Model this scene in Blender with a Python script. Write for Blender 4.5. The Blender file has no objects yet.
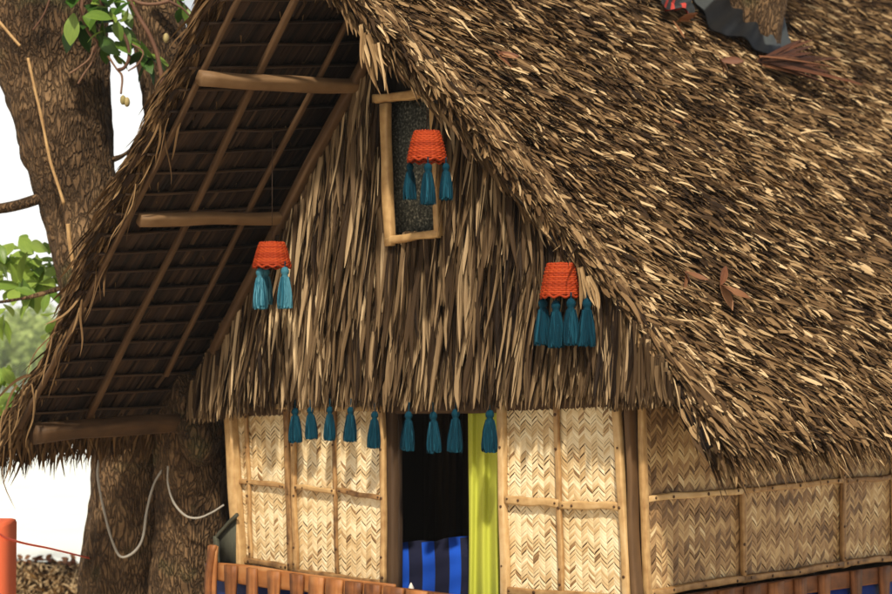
import bpy, math
import numpy as np
from mathutils import noise as mnoise, Vector
rng = np.random.default_rng(11)
U = rng.uniform
SC = bpy.context.scene
COL = SC.collection

# ------------------------------------------------------------------ camera and survey geometry
F, CAMZ, HORY = 1650.0, 4.0, 352.0
PITCH = math.atan((HORY - 297) / F)
O = np.array([0, 0, CAMZ])
def ray(x, y):
    a, c = (x - 446) / F, -(y - 297) / F
    return np.array([a, math.cos(PITCH) - c * math.sin(PITCH), math.sin(PITCH) + c * math.cos(PITCH)])
def nrm(v):
    v = np.asarray(v, float)
    return v / np.maximum(np.linalg.norm(v, axis=-1, keepdims=True), 1e-9)
DF = nrm([-.736, .677, 0])            # along the front wall, towards the left
DR = np.array([DF[1], -DF[0], 0])     # along the ridge, away from the front
NF = -DR                              # out of the front wall
NW = -DF                              # out of the right-hand side wall
Z = np.array([0, 0, 1.0])
_r = ray(635, 500)
C0 = O + _r * 11.5 / _r[1]
C0 = np.array([C0[0], C0[1], 0.0])    # foot of the near corner of the hut
def W(u, v, z): return C0 + DF * u + DR * v + Z * z
def hit(x, y, P, n):
    d = ray(x, y)
    return O + d * np.dot(P - O, n) / np.dot(d, n)
def fr(x, y, off=0.0): return hit(x, y, C0 + NF * off, NF)
def sd(x, y, off=0.0): return hit(x, y, C0 + NW * off, NW)
def at(x, y, dist):
    d = ray(x, y)
    return O + d * dist / d[1]
def uv_of(P):
    q = P - C0
    return float(np.dot(q, DF)), float(np.dot(q, DR)), float(P[2])
def zr(u): return 6.90 + 1.2015 * (u - 2.04)     # right slope
def zl(u): return 6.90 - 1.2166 * (u - 2.04)     # left slope
NRR = nrm(-DF * 1.2015 + Z)                       # outward normals of the two slopes
NLL = nrm(DF * 1.2166 + Z)
DNR = nrm(-DF - Z * 1.2015)                       # down the slopes
DNL = nrm(DF - Z * 1.2166)

# ------------------------------------------------------------------ mesh building
class MB:
    def __init__(s):
        s.V, s.Q, s.UV, s.T, s.n, s.M = [], [], [], [], 0, []
    def add(s, V, Q, UV=None, T=None, mi=0):
        V = np.asarray(V, float).reshape(-1, 3); Q = np.asarray(Q, int).reshape(-1, 4)
        s.V.append(V); s.Q.append(Q + s.n)
        s.UV.append(np.zeros((len(V), 2)) if UV is None else np.asarray(UV, float).reshape(-1, 2))
        s.T.append(np.full(len(V), .5) if T is None else np.broadcast_to(np.asarray(T, float), (len(V),)))
        s.M.append(np.full(len(Q), mi)); s.n += len(V)
    def build(s, name, mats, parent=None, smooth=False):
        V = np.concatenate(s.V); Q = np.concatenate(s.Q); UV = np.concatenate(s.UV); T = np.concatenate(s.T)
        root = parent
        off = np.zeros(3)
        while root is not None:
            off += np.array(root.location); root = root.parent
        V = V - off
        me = bpy.data.meshes.new(name)
        nq = len(Q)
        me.vertices.add(len(V)); me.vertices.foreach_set('co', V.astype(np.float32).ravel())
        me.loops.add(nq * 4); me.loops.foreach_set('vertex_index', Q.astype(np.int32).ravel())
        me.polygons.add(nq); me.polygons.foreach_set('loop_start', (np.arange(nq) * 4).astype(np.int32))
        me.update(calc_edges=True)
        a = me.attributes.new('tone', 'FLOAT', 'POINT'); a.data.foreach_set('value', T.astype(np.float32))
        ul = me.uv_layers.new(name='UVMap'); ul.data.foreach_set('uv', UV[Q.ravel()].astype(np.float32).ravel())
        if not isinstance(mats, (list, tuple)): mats = [mats]
        for m in mats: me.materials.append(m)
        me.polygons.foreach_set('material_index', np.concatenate(s.M).astype(np.int32))
        if smooth: me.polygons.foreach_set('use_smooth', np.ones(nq, bool))
        me.validate()
        o = bpy.data.objects.new(name, me); COL.objects.link(o)
        if parent is not None: o.parent = parent
        return o

def grid(mb, P, T=.5, UV=None, closed=False, mi=0):
    """P: (rows, cols, 3) sheet of quads"""
    P = np.asarray(P, float); a, b = P.shape[:2]
    i, j = np.meshgrid(np.arange(a - 1), np.arange(b if closed else b - 1), indexing='ij')
    k = (j + 1) % b
    Q = np.stack([i * b + j, i * b + k, (i + 1) * b + k, (i + 1) * b + j], -1).reshape(-1, 4)
    if UV is None:
        ii, jj = np.meshgrid(np.arange(a), np.arange(b), indexing='ij')
        UV = np.stack([jj / b, ii / a], -1)
    Tt = np.broadcast_to(np.asarray(T, float), (a, b)).reshape(-1) if np.ndim(T) else T
    mb.add(P, Q, UV.reshape(-1, 2), Tt, mi)

def blades(mb, P, T, N, L, Wd, prof, lift=0., curl=0., fold=.25, wav=0., tone=None, droop=0.):
    """many leaf strips at once: start P, direction T, facing N"""
    P = np.atleast_2d(P); n = len(P)
    T = nrm(np.broadcast_to(T, (n, 3))); N = np.broadcast_to(N, (n, 3))
    N = nrm(N - T * (N * T).sum(1, keepdims=True)); B = np.cross(T, N)
    f = lambda a: np.broadcast_to(np.asarray(a, float), (n,))[:, None, None]
    L, Wd, lift, curl, fold, wav, droop = map(f, (L, Wd, lift, curl, fold, wav, droop))
    prof = np.asarray(prof, float); m = len(prof)
    t = np.linspace(0, 1, m)[None, :, None]
    ph = U(0, 6.28, n)[:, None, None]; fq = U(2.5, 6, n)[:, None, None]
    c = (P[:, None] + T[:, None] * L * t + N[:, None] * L * (lift * t + curl * t * t)
         + B[:, None] * L * wav * (np.sin(fq * t + ph) - np.sin(ph)) - Z * (L * droop * t * t))
    w = Wd * prof[None, :, None] * .5
    rows = np.stack([c - B[:, None] * w + N[:, None] * w * fold, c, c + B[:, None] * w + N[:, None] * w * fold], 2)
    V = rows.reshape(-1, 3)
    base = (np.arange(n) * m * 3)[:, None, None]
    j = np.arange(m - 1)[None, :, None] * 3; k = np.arange(2)[None, None, :]
    q = base + j + k
    Q = np.stack([q, q + 1, q + 4, q + 3], -1).reshape(-1, 4)
    off = U(0, 50, (n, 1, 1))
    uu = (np.array([-.5, 0, .5])[None, None] * Wd + off) * np.ones((n, m, 1))
    vv = (t * L + off * 1.7) * np.ones((n, m, 3))
    UV = np.stack([uu, vv], -1).reshape(-1, 2)
    if tone is None: tone = U(0, 1, n)
    TT = np.repeat(np.broadcast_to(tone, (n,)), m * 3)
    mb.add(V, Q, UV, TT)

LEAFY = [.7, 1, .95, .8, .45, .05]
CHIP = [.8, 1, 1, .9, .35]
STRIP = [.9, 1, 1, .95, .9, .8, .6, .1]

def resample(pts, n):
    pts = np.asarray(pts, float)
    d = np.r_[0, np.cumsum(np.linalg.norm(np.diff(pts[:, :3], axis=0), axis=1))]
    s = np.linspace(0, d[-1], n); out = np.empty((n, pts.shape[1])); k = len(pts)
    m = np.zeros_like(pts)
    for i in range(k):
        a, b = max(i - 1, 0), min(i + 1, k - 1); m[i] = (pts[b] - pts[a]) / max(d[b] - d[a], 1e-9)
    for q, x in enumerate(s):
        i = min(max(np.searchsorted(d, x) - 1, 0), k - 2); h = max(d[i + 1] - d[i], 1e-9); t = (x - d[i]) / h
        out[q] = ((2*t**3 - 3*t*t + 1) * pts[i] + (t**3 - 2*t*t + t) * h * m[i] + (-2*t**3 + 3*t*t) * pts[i+1] + (t**3 - t*t) * h * m[i+1])
    return out, s
def tube(mb, pts, rad, seg=8, n=None, bark=0., tone=.5, rough=0., mi=0, lobes=None):
    pts = np.asarray(pts, float); rad = np.broadcast_to(np.asarray(rad, float), (len(pts),))
    n = n or max(2, len(pts) * 4)
    R, s = resample(np.c_[pts, rad], n)
    c, r = R[:, :3], np.maximum(R[:, 3], 1e-4)
    t = nrm(np.gradient(c, axis=0))
    ref = np.array([.31, .9, .2]) if abs(t[0] @ np.array([.31, .9, .2])) < .8 else np.array([1., 0, 0])
    a = nrm(np.cross(t, ref)); b = np.cross(t, a)
    th = np.linspace(0, 2 * np.pi, seg, endpoint=False)
    rr = r[:, None] * np.ones((1, seg))
    if lobes is not None: rr = rr * lobes(th[None], s[:, None])
    dirs = a[:, None] * np.cos(th)[None, :, None] + b[:, None] * np.sin(th)[None, :, None]
    if bark or rough:
        base = c[:, None] + dirs * rr[..., None]
        for i in range(n):
            for k in range(seg):
                p = base[i, k]
                e = 0.
                if bark:
                    q = Vector((p[0] * 1.1, p[1] * 1.1, p[2] * .8)); e += .10 * bark * mnoise.noise(q)
                    q = Vector((math.cos(th[k]) * 5, math.sin(th[k]) * 5, s[i] * 2.3 + 3 * mnoise.noise(q)))
                    e += .028 * bark * (abs(mnoise.noise(q)) * 2 - .5)
                    q = Vector((math.cos(th[k]) * 13, math.sin(th[k]) * 13, s[i] * 9)); e += .012 * bark * mnoise.noise(q)
                if rough: e += rough * mnoise.noise(Vector(p * 9.))
                rr[i, k] += e
    P = c[:, None] + dirs * rr[..., None]
    # close the ends
    P = np.concatenate([np.repeat(c[:1, None], seg, 1), P, np.repeat(c[-1:, None], seg, 1)], 0)
    ss = np.r_[s[0], s, s[-1]]
    UV = np.stack([np.broadcast_to(th[None] / 6.2832 * (r.mean() * 6.28), (n + 2, seg)), np.broadcast_to(ss[:, None], (n + 2, seg))], -1) + U(0, 30)
    grid(mb, P, tone, UV, closed=True, mi=mi)
def bar(mb, p0, p1, w, d, face, wob=.004, tone=None, n=9, taper=1.):
    """a sawn or split timber: rounded rectangle w (in plane) by d (towards face)"""
    p0, p1 = np.asarray(p0, float), np.asarray(p1, float)
    T = nrm(p1 - p0); face = nrm(face - T * (face @ T)); S = np.cross(T, face)
    th = np.linspace(0, 2 * np.pi, 12, endpoint=False) + .26
    cx = np.sign(np.cos(th)) * np.abs(np.cos(th)) ** .45; cy = np.sign(np.sin(th)) * np.abs(np.sin(th)) ** .45
    t = np.linspace(0, 1, n); Lg = np.linalg.norm(p1 - p0)
    ph = U(0, 6, 4)
    c = p0 + (p1 - p0) * t[:, None] + S * (wob * np.sin(t * 5 + ph[0]) + wob * .5 * np.sin(t * 13 + ph[1]))[:, None]
    sc = (1 + .08 * np.sin(t * 9 + ph[2]) * (wob > 0)) * (1 + (taper - 1) * t)
    P = c[:, None] + S * (cx * w / 2)[None, :, None] * sc[:, None, None] + face * (cy * d / 2)[None, :, None]
    P = np.concatenate([np.repeat(c[:1, None], 12, 1), P, np.repeat(c[-1:, None], 12, 1)], 0)
    tt = np.r_[0, t, 1] * Lg
    UV = np.stack([np.broadcast_to((th * .16 * (w + d))[None], (n + 2, 12)), np.broadcast_to(tt[:, None], (n + 2, 12))], -1) + U(0, 40)
    grid(mb, P, U(.2, .8) if tone is None else tone, UV, closed=True)
def plate(mb, left, right, face, d, tone=None):
    """plank with a cut outline: two matching edge lines and a thickness"""
    l, r = np.asarray(left, float), np.asarray(right, float); n = len(l)
    f = face * d / 2
    P = np.stack([l + f, r + f, r - f, l - f], 1)
    P = np.concatenate([P[:1].mean(1, keepdims=True).repeat(4, 1), P, P[-1:].mean(1, keepdims=True).repeat(4, 1)], 0)
    ln = np.r_[0, 0, np.cumsum(np.linalg.norm(np.diff(l, axis=0), axis=1))]; ln = np.r_[ln, ln[-1]]
    UV = np.stack([np.broadcast_to(np.array([0, .1, .12, .02])[None], (n + 2, 4)), np.broadcast_to(ln[:, None], (n + 2, 4))], -1) + U(0, 40)
    grid(mb, P, U(.2, .8) if tone is None else tone, UV, closed=True)
def slab(mb, pts, nor, th, tone=.5):
    """quad plate: 4 corners, thickness th behind the face"""
    p = np.asarray(pts, float); b = p - np.asarray(nor) * th
    V = np.r_[p, b]
    mb.add(V, [[0, 1, 2, 3], [7, 6, 5, 4], [0, 4, 5, 1], [1, 5, 6, 2], [2, 6, 7, 3], [3, 7, 4, 0]],
           np.r_[[[0, 0], [1, 0], [1, 1], [0, 1]], [[0, 0], [1, 0], [1, 1], [0, 1]]] * 2., tone)
def lathe(mb, c, prof, seg=24, tone=.5, rip=None):
    prof = np.asarray(prof, float); th = np.linspace(0, 2 * np.pi, seg, endpoint=False)
    r = prof[:, :1] * np.ones((1, seg))
    if rip is not None: r = r * rip(th[None], prof[:, 1:2])
    P = np.stack([r * np.cos(th), r * np.sin(th), prof[:, 1:2] * np.ones((1, seg))], -1) + c
    UV = np.stack([np.broadcast_to(th[None] * .1, r.shape), np.broadcast_to(prof[:, 1:2], r.shape)], -1)
    grid(mb, P, tone, UV, closed=True)
def thing(name, label, cat, loc, group=None):
    o = bpy.data.objects.new(name, None); COL.objects.link(o)
    o.location = tuple(loc); o.empty_display_size = .2
    return tag(o, label, cat, group)
def tag(o, label=None, cat=None, group=None, kind=None):
    if label: o['label'] = label
    if cat: o['category'] = cat
    if group: o['group'] = group
    if kind: o['kind'] = kind
    return o

# ------------------------------------------------------------------ materials
def mat(name, ramp, rough=.7, streak=(60, 3), amt=.5, spec=.3, bump=.25, fine=None, trans=0., coat=0., island=True, sheen=0.):
    """colour = ramp(tone of the piece + fibre streaks along it)"""
    m = bpy.data.materials.new(name); m.use_nodes = True
    nt = m.node_tree; N, Lk = nt.nodes, nt.links
    b = N['Principled BSDF']
    at_ = N.new('ShaderNodeAttribute'); at_.attribute_name = 'tone'
    uv = N.new('ShaderNodeUVMap'); uv.uv_map = 'UVMap'
    mp = N.new('ShaderNodeMapping'); mp.inputs['Scale'].default_value = (streak[0], streak[1], 1)
    Lk.new(uv.outputs[0], mp.inputs[0])
    nz = N.new('ShaderNodeTexNoise'); nz.inputs['Scale'].default_value = 1; nz.inputs['Detail'].default_value = 5
    Lk.new(mp.outputs[0], nz.inputs['Vector'])
    ma = N.new('ShaderNodeMath'); ma.operation = 'MULTIPLY_ADD'
    Lk.new(nz.outputs[0], ma.inputs[0]); ma.inputs[1].default_value = amt
    Lk.new(at_.outputs['Fac'], ma.inputs[2])
    sb = N.new('ShaderNodeMath'); sb.operation = 'SUBTRACT'; sb.inputs[1].default_value = amt * .5
    Lk.new(ma.outputs[0], sb.inputs[0])
    fac = sb.outputs[0]
    if fine:
        tc = N.new('ShaderNodeTexCoord'); n2 = N.new('ShaderNodeTexNoise'); n2.inputs['Scale'].default_value = fine[0]; n2.inputs['Detail'].default_value = 6
        Lk.new(tc.outputs['Object'], n2.inputs['Vector'])
        m2 = N.new('ShaderNodeMath'); m2.operation = 'MULTIPLY_ADD'; m2.inputs[1].default_value = fine[1]; Lk.new(n2.outputs[0], m2.inputs[0]); Lk.new(fac, m2.inputs[2])
        m3 = N.new('ShaderNodeMath'); m3.operation = 'SUBTRACT'; m3.inputs[1].default_value = fine[1] * .5; Lk.new(m2.outputs[0], m3.inputs[0]); fac = m3.outputs[0]
    cr = N.new('ShaderNodeValToRGB'); Lk.new(fac, cr.inputs[0])
    e = cr.color_ramp.elements
    while len(e) < len(ramp): e.new(.5)
    for el, (p, c) in zip(e, ramp): el.position = p; el.color = (*c, 1)
    Lk.new(cr.outputs[0], b.inputs['Base Color'])
    b.inputs['Roughness'].default_value = rough; b.inputs['Specular IOR Level'].default_value = spec
    if coat: b.inputs['Coat Weight'].default_value = coat
    if sheen: b.inputs['Sheen Weight'].default_value = sheen
    if bump:
        bp = N.new('ShaderNodeBump'); bp.inputs['Strength'].default_value = bump; bp.inputs['Distance'].default_value = .01
        Lk.new(nz.outputs[0], bp.inputs['Height']); Lk.new(bp.outputs[0], b.inputs['Normal'])
    if trans:
        tr = N.new('ShaderNodeBsdfTranslucent'); Lk.new(cr.outputs[0], tr.inputs[0])
        mx = N.new('ShaderNodeMixShader'); mx.inputs[0].default_value = trans
        Lk.new(b.outputs[0], mx.inputs[1]); Lk.new(tr.outputs[0], mx.inputs[2]); Lk.new(mx.outputs[0], N['Material Output'].inputs[0])
    return m

M = {}
M['roof_thatch'] = mat('roof thatch', [(0, (.018, .0095, .0042)), (.3, (.070, .039, .0165)), (.55, (.160, .094, .041)), (.8, (.30, .195, .092)), (1, (.54, .395, .215))], spec=.1, rough=.7, amt=.35, streak=(90, 4))
M['gable_thatch'] = mat('gable thatch', [(0, (.010, .0055, .003)), (.3, (.052, .030, .0135)), (.55, (.16, .103, .051)), (.8, (.325, .228, .124)), (1, (.53, .39, .22))], spec=.1, rough=.65, amt=.4, streak=(110, 3))
M['under_thatch'] = mat('shade-darkened thatch', [(0, (.006, .0035, .002)), (.4, (.022, .011, .006)), (.75, (.045, .024, .012)), (1, (.08, .045, .022))], rough=.8, amt=.5, streak=(90, 4))  # shade under the roof put into the colour
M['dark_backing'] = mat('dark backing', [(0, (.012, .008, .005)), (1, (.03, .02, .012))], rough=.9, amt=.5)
M['bamboo'] = mat('split bamboo weave', [(0, (.14, .075, .03)), (.25, (.34, .20, .085)), (.55, (.56, .385, .18)), (.8, (.74, .59, .34)), (1, (.84, .72, .47))], rough=.45, amt=.35, streak=(70, 5), bump=.15, fine=(2.2, .35))
M['batten'] = mat('pale bamboo batten', [(0, (.08, .038, .014)), (.3, (.30, .165, .062)), (.65, (.50, .32, .135)), (1, (.64, .46, .235))], rough=.5, amt=.9, streak=(46, 4.5), fine=(16, .6))
M['pole'] = mat('round timber pole', [(0, (.035, .018, .008)), (.5, (.12, .065, .027)), (1, (.25, .15, .07))], rough=.65, amt=.7, streak=(30, 2.5), fine=(6, .4))
M['dark_wood'] = mat('dark timber', [(0, (.02, .011, .006)), (.5, (.075, .042, .02)), (1, (.16, .095, .045))], rough=.7, amt=.8, streak=(40, 2))
M['red_wood'] = mat('varnished red brown wood', [(0, (.045, .016, .007)), (.4, (.19, .068, .02)), (.75, (.35, .14, .042)), (1, (.42, .21, .08))], rough=.6, amt=1.1, streak=(34, 2.2), fine=(9, .6))
M['grey_wood'] = mat('weathered grey plank', [(0, (.025, .025, .016)), (.5, (.06, .06, .04)), (1, (.12, .12, .08))], rough=.8, amt=.8, streak=(40, 2))
M['blue'] = mat('blue painted board', [(0, (.004, .02, .13)), (1, (.012, .05, .30))], rough=.5, amt=.5)
M['cloth_blue'] = mat('bright blue cloth', [(0, (.002, .045, .36)), (1, (.006, .085, .52))], rough=.9, amt=.4, streak=(300, 300))
M['cloth_navy'] = mat('navy cloth', [(0, (.003, .004, .018)), (1, (.008, .01, .035))], rough=.9, amt=.4, streak=(300, 300))
M['curtain'] = mat('lime curtain cloth', [(0, (.55, .58, .06)), (1, (.66, .70, .11))], rough=.85, amt=.5, streak=(3, 2), trans=.25, bump=0)
M['wicker'] = mat('orange wicker', [(0, (.13, .016, .005)), (.5, (.34, .042, .010)), (1, (.50, .085, .02))], spec=.12, rough=.6, amt=.5, streak=(20, 60))
M['yarn'] = mat('teal yarn', [(0, (.0015, .014, .024)), (.4, (.003, .034, .055)), (.7, (.018, .10, .145)), (1, (.10, .28, .35))], rough=.95, amt=.35, streak=(500, 12), spec=.1)
M['screen'] = mat('dark mesh screen', [(0, (.008, .009, .007)), (.45, (.05, .053, .042)), (.62, (.085, .09, .07)), (1, (.30, .29, .22))], rough=.8, amt=.15, fine=(55, 2.2))  # dark grey green with lighter speckles
M['leaf'] = mat('green leaf', [(0, (.016, .05, .008)), (.4, (.05, .13, .016)), (.75, (.16, .27, .04)), (1, (.29, .41, .07))], rough=.4, amt=.4, streak=(60, 8), spec=.45, trans=.4)
M['dry_leaf'] = mat('dead red brown leaf', [(0, (.03, .011, .006)), (.5, (.12, .042, .016)), (1, (.27, .13, .055))], rough=.6, amt=.5, streak=(90, 5))
M['vine'] = mat('red brown root', [(0, (.045, .02, .01)), (.5, (.12, .055, .03)), (1, (.24, .14, .08))], rough=.7, amt=.6, streak=(40, 6))
M['cable'] = mat('grey white cable', [(0, (.22, .20, .16)), (1, (.42, .39, .33))], rough=.5, amt=.3)
M['tarp'] = mat('black and grey tarpaulin', [(0, (.004, .0045, .005)), (.45, (.010, .011, .012)), (.6, (.035, .04, .04)), (1, (.08, .09, .09))], rough=.45, amt=.2, streak=(6, 6))
M['red_cloth'] = mat('red rag', [(0, (.25, .02, .015)), (1, (.55, .07, .05))], rough=.8, amt=.4)
M['orange_paint'] = mat('orange painted render', [(0, (.62, .11, .045)), (1, (.80, .18, .075))], rough=.6, amt=.4, streak=(8, 8), fine=(4, .6))
M['red_rope'] = mat('red line', [(0, (.6, .09, .06)), (1, (.75, .16, .11))], rough=.7, amt=.3)
M['pod'] = mat('tan seed pod', [(0, (.2, .18, .05)), (1, (.42, .33, .15))], rough=.6, amt=.5)
M['shell'] = mat('white shell', [(0, (.55, .5, .42)), (1, (.8, .76, .68))], rough=.5, amt=.3)
M['far_leaf'] = mat('far tree foliage', [(0, (.22, .31, .08)), (.5, (.40, .50, .15)), (1, (.54, .60, .24))], rough=.6, amt=.3, trans=.3)  # distance haze put into the leaf colour as paleness
M['plaster'] = mat('grey plaster', [(0, (.2, .17, .13)), (1, (.32, .28, .22))], rough=.9, amt=.5)

def bark_mat():
    m = bpy.data.materials.new('rough bark'); m.use_nodes = True
    nt = m.node_tree; N, Lk = nt.nodes, nt.links; b = N['Principled BSDF']
    tc = N.new('ShaderNodeTexCoord')
    mp = N.new('ShaderNodeMapping'); mp.inputs['Scale'].default_value = (1, 1, .30); Lk.new(tc.outputs['Object'], mp.inputs[0])
    nz0 = N.new('ShaderNodeTexNoise'); nz0.inputs['Scale'].default_value = 6; nz0.inputs['Detail'].default_value = 4; Lk.new(mp.outputs[0], nz0.inputs['Vector'])
    mixv = N.new('ShaderNodeMix'); mixv.data_type = 'VECTOR'; mixv.inputs[0].default_value = .22
    Lk.new(mp.outputs[0], mixv.inputs[4]); Lk.new(nz0.outputs['Color'], mixv.inputs[5])
    vo = N.new('ShaderNodeTexVoronoi'); vo.feature = 'DISTANCE_TO_EDGE'; vo.inputs['Scale'].default_value = 29; Lk.new(mixv.outputs[1], vo.inputs['Vector'])
    nz = N.new('ShaderNodeTexNoise'); nz.inputs['Scale'].default_value = 2.3; nz.inputs['Detail'].default_value = 8; nz.inputs['Roughness'].default_value = .7; Lk.new(tc.outputs['Object'], nz.inputs['Vector'])
    cr = N.new('ShaderNodeValToRGB'); Lk.new(nz.outputs[0], cr.inputs[0])
    e = cr.color_ramp.elements; e[0].position = .3; e[0].color = (.045, .026, .012, 1); e[1].position = .72; e[1].color = (.29, .18, .088, 1)
    k = e.new(.5); k.color = (.13, .076, .036, 1)
    rp = N.new('ShaderNodeMapRange'); rp.inputs[1].default_value = 0; rp.inputs[2].default_value = .22; rp.inputs[3].default_value = .40; rp.inputs[4].default_value = 1; Lk.new(vo.outputs[0], rp.inputs[0])
    mx = N.new('ShaderNodeMix'); mx.data_type = 'RGBA'; mx.blend_type = 'MULTIPLY'; mx.inputs[0].default_value = 1
    Lk.new(cr.outputs[0], mx.inputs[6]); Lk.new(rp.outputs[0], mx.inputs[7])
    # green moss in patches
    mo = N.new('ShaderNodeTexNoise'); mo.inputs['Scale'].default_value = 1.6; mo.inputs['Detail'].default_value = 7; Lk.new(tc.outputs['Object'], mo.inputs['Vector'])
    mr = N.new('ShaderNodeMapRange'); mr.inputs[1].default_value = .60; mr.inputs[2].default_value = .72; mr.inputs[4].default_value = .5; Lk.new(mo.outputs[0], mr.inputs[0])
    m2 = N.new('ShaderNodeMix'); m2.data_type = 'RGBA'; Lk.new(mr.outputs[0], m2.inputs[0]); Lk.new(mx.outputs[2], m2.inputs[6]); m2.inputs[7].default_value = (.07, .085, .03, 1)
    Lk.new(m2.outputs[2], b.inputs['Base Color']); b.inputs['Roughness'].default_value = .85; b.inputs['Specular IOR Level'].default_value = .2
    ad = N.new('ShaderNodeMath'); ad.operation = 'MULTIPLY_ADD'; Lk.new(nz.outputs[0], ad.inputs[0]); ad.inputs[1].default_value = .6; Lk.new(rp.outputs[0], ad.inputs[2])
    bp = N.new('ShaderNodeBump'); bp.inputs['Strength'].default_value = 1; bp.inputs['Distance'].default_value = .038; Lk.new(ad.outputs[0], bp.inputs['Height']); Lk.new(bp.outputs[0], b.inputs['Normal'])
    return m
M['bark'] = bark_mat()
def ground_mat(name, c0, c1, sc, rough=.9, bump=.3, bd=.05, spec=.3):
    m = bpy.data.materials.new(name); m.use_nodes = True
    nt = m.node_tree; N, Lk = nt.nodes, nt.links; b = N['Principled BSDF']
    tc = N.new('ShaderNodeTexCoord'); nz = N.new('ShaderNodeTexNoise'); nz.inputs['Scale'].default_value = sc; nz.inputs['Detail'].default_value = 9
    Lk.new(tc.outputs['Object'], nz.inputs['Vector'])
    cr = N.new('ShaderNodeValToRGB'); cr.color_ramp.elements[0].color = (*c0, 1); cr.color_ramp.elements[1].color = (*c1, 1)
    cr.color_ramp.elements[0].position = .35; cr.color_ramp.elements[1].position = .65
    Lk.new(nz.outputs[0], cr.inputs[0]); Lk.new(cr.outputs[0], b.inputs['Base Color'])
    b.inputs['Roughness'].default_value = rough; b.inputs['Specular IOR Level'].default_value = spec
    bp = N.new('ShaderNodeBump'); bp.inputs['Strength'].default_value = bump; bp.inputs['Distance'].default_value = bd
    Lk.new(nz.outputs[0], bp.inputs['Height']); Lk.new(bp.outputs[0], b.inputs['Normal'])
    return m
M['sand'] = ground_mat('pale coral sand', (.36, .30, .22), (.48, .41, .31), .8)
M['water'] = ground_mat('shallow lagoon water', (.60, .65, .62), (.68, .71, .67), .7, rough=.12, bump=.25, bd=.04, spec=.5)
M['hill'] = ground_mat('wooded shore', (.14, .20, .06), (.22, .28, .10), .15)

# ------------------------------------------------------------------ setting
mb = MB(); slab(mb, [[-900, -200, 0], [900, -200, 0], [900, 1500, 0], [-900, 1500, 0]], Z, .5)
tag(mb.build('ground', M['sand']), kind='structure')
mb = MB(); slab(mb, [[-600, 29, .06], [600, 29, .06], [600, 235, .06], [-600, 235, .06]], Z, .05)
tag(mb.build('sea', M['water']), kind='structure')
mb = MB()
xs = np.linspace(-420, 300, 90); ts = np.linspace(0, 1, 14)
P = np.array([[[x, 228 + 120 * t, -.3 + (9 + 5 * mnoise.noise(Vector((x * .02, 3.1, 0)))) * t ** 1.6 + 1.5 * mnoise.noise(Vector((x * .05, t * 6, 1)))] for x in xs] for t in ts])
grid(mb, P); tag(mb.build('far_hills', M['hill'], smooth=True), kind='structure')
# far wood on the other shore: one mass of leaf clumps
mb = MB()
for k in range(150):
    x = U(-95, -20); y = 226 + U(0, 45); h = U(4, 9.5) + (y - 226) * .10; r = U(1.8, 3.6)
    n = 150
    d = nrm(rng.normal(size=(n, 3))); rad = U(.55, 1.1, n)[:, None]
    P = np.array([x, y, h * .62]) + d * rad * np.array([r, r, h * .40])
    blades(mb, P, nrm(d * .5 + rng.normal(size=(n, 3)) * .6), d + rng.normal(size=(n, 3)) * .5, U(.5, 1.1, n), U(.4, .8, n), [.5, 1, .9, .2], curl=-.2, tone=np.clip(U(.1, .75) + U(-.25, .25, n), 0, 1))
    tube(mb, [[x, y, -.2], [x + .2, y, h * .6]], [.3, .12], 5, 4)
tag(mb.build('far_wood', M['far_leaf']), 'pale green wood along the far shore beyond the water', 'woods', kind='stuff')

# ------------------------------------------------------------------ THE HUT
hut = thing('thatched_hut', 'raised hut with shaggy thatched roof, palm leaf gable and woven bamboo walls', 'hut', W(2.2, 3, 0))

# ---- right roof slope
def roof_right(a, s):            # a 0..1 from the verge to the back, s 0..1 ridge to eave
    v0 = np.interp(s, [0, .116, .35, .61, .88, 1], [-1.10, -.92, -.50, -.27, -.15, -.26]); v = v0 + (12.5 - v0) * a
    ur = 2.1 + (4.6 - 2.1) * a; u = ur + (-.86 - ur) * s
    sag = .06 * np.sin(a * 9 + 1) * s - .10 * np.sin(s * np.pi)
    return C0 + DF * np.asarray(u)[..., None] + DR * np.asarray(v)[..., None] + Z * (zr(u) + sag * .5)[..., None]
mb = MB()
A, S = np.meshgrid(np.linspace(0, 1, 40), np.linspace(0, 1, 30), indexing='ij')
G = roof_right(A, S) - NRR * .05
grid(mb, G, .1); grid(mb, G - NRR * .09, .05)
edge = np.stack([G[0], G[0] - NRR * .09], 0); grid(mb, edge, .1)
edge = np.stack([G[:, -1], G[:, -1] - NRR * .09], 0); grid(mb, edge, .1)
roofR = mb.build('roof_slope', M['under_thatch'], hut)
mb = MB()
def tone_patch(P, sc, amp):
    return np.array([amp * mnoise.noise(Vector(p * sc)) for p in P])
n = 90000
a = U(0, 1, n) ** 1.45; s = U(0, 1, n)
P = roof_right(a, s)
lean = np.clip(.12 + .85 * a ** .5 * (1 - .45 * s), 0, .85) + rng.normal(0, .28, n) + tone_patch(P, .9, .35)
T = DNR * np.cos(lean)[:, None] + DR * np.sin(lean)[:, None]
tone = np.clip(.38 + rng.normal(0, .23, n) + tone_patch(P, 1.3, .28) + tone_patch(P, 4.5, .30), .0, 1)
bad = U(0, 1, n) < .10; tone[bad] = U(.75, 1, bad.sum())
blades(mb, P - NRR * .05, T, NRR + rng.normal(0, .35, (n, 3)), U(.10, .24, n), U(.018, .046, n) * (1 + .25 * a), CHIP, lift=U(.08, .55, n), curl=-U(-.05, .5, n), fold=U(-.2, .8, n), wav=.03, tone=tone)
n2 = 1600
k2 = rng.integers(0, n, n2)
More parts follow.
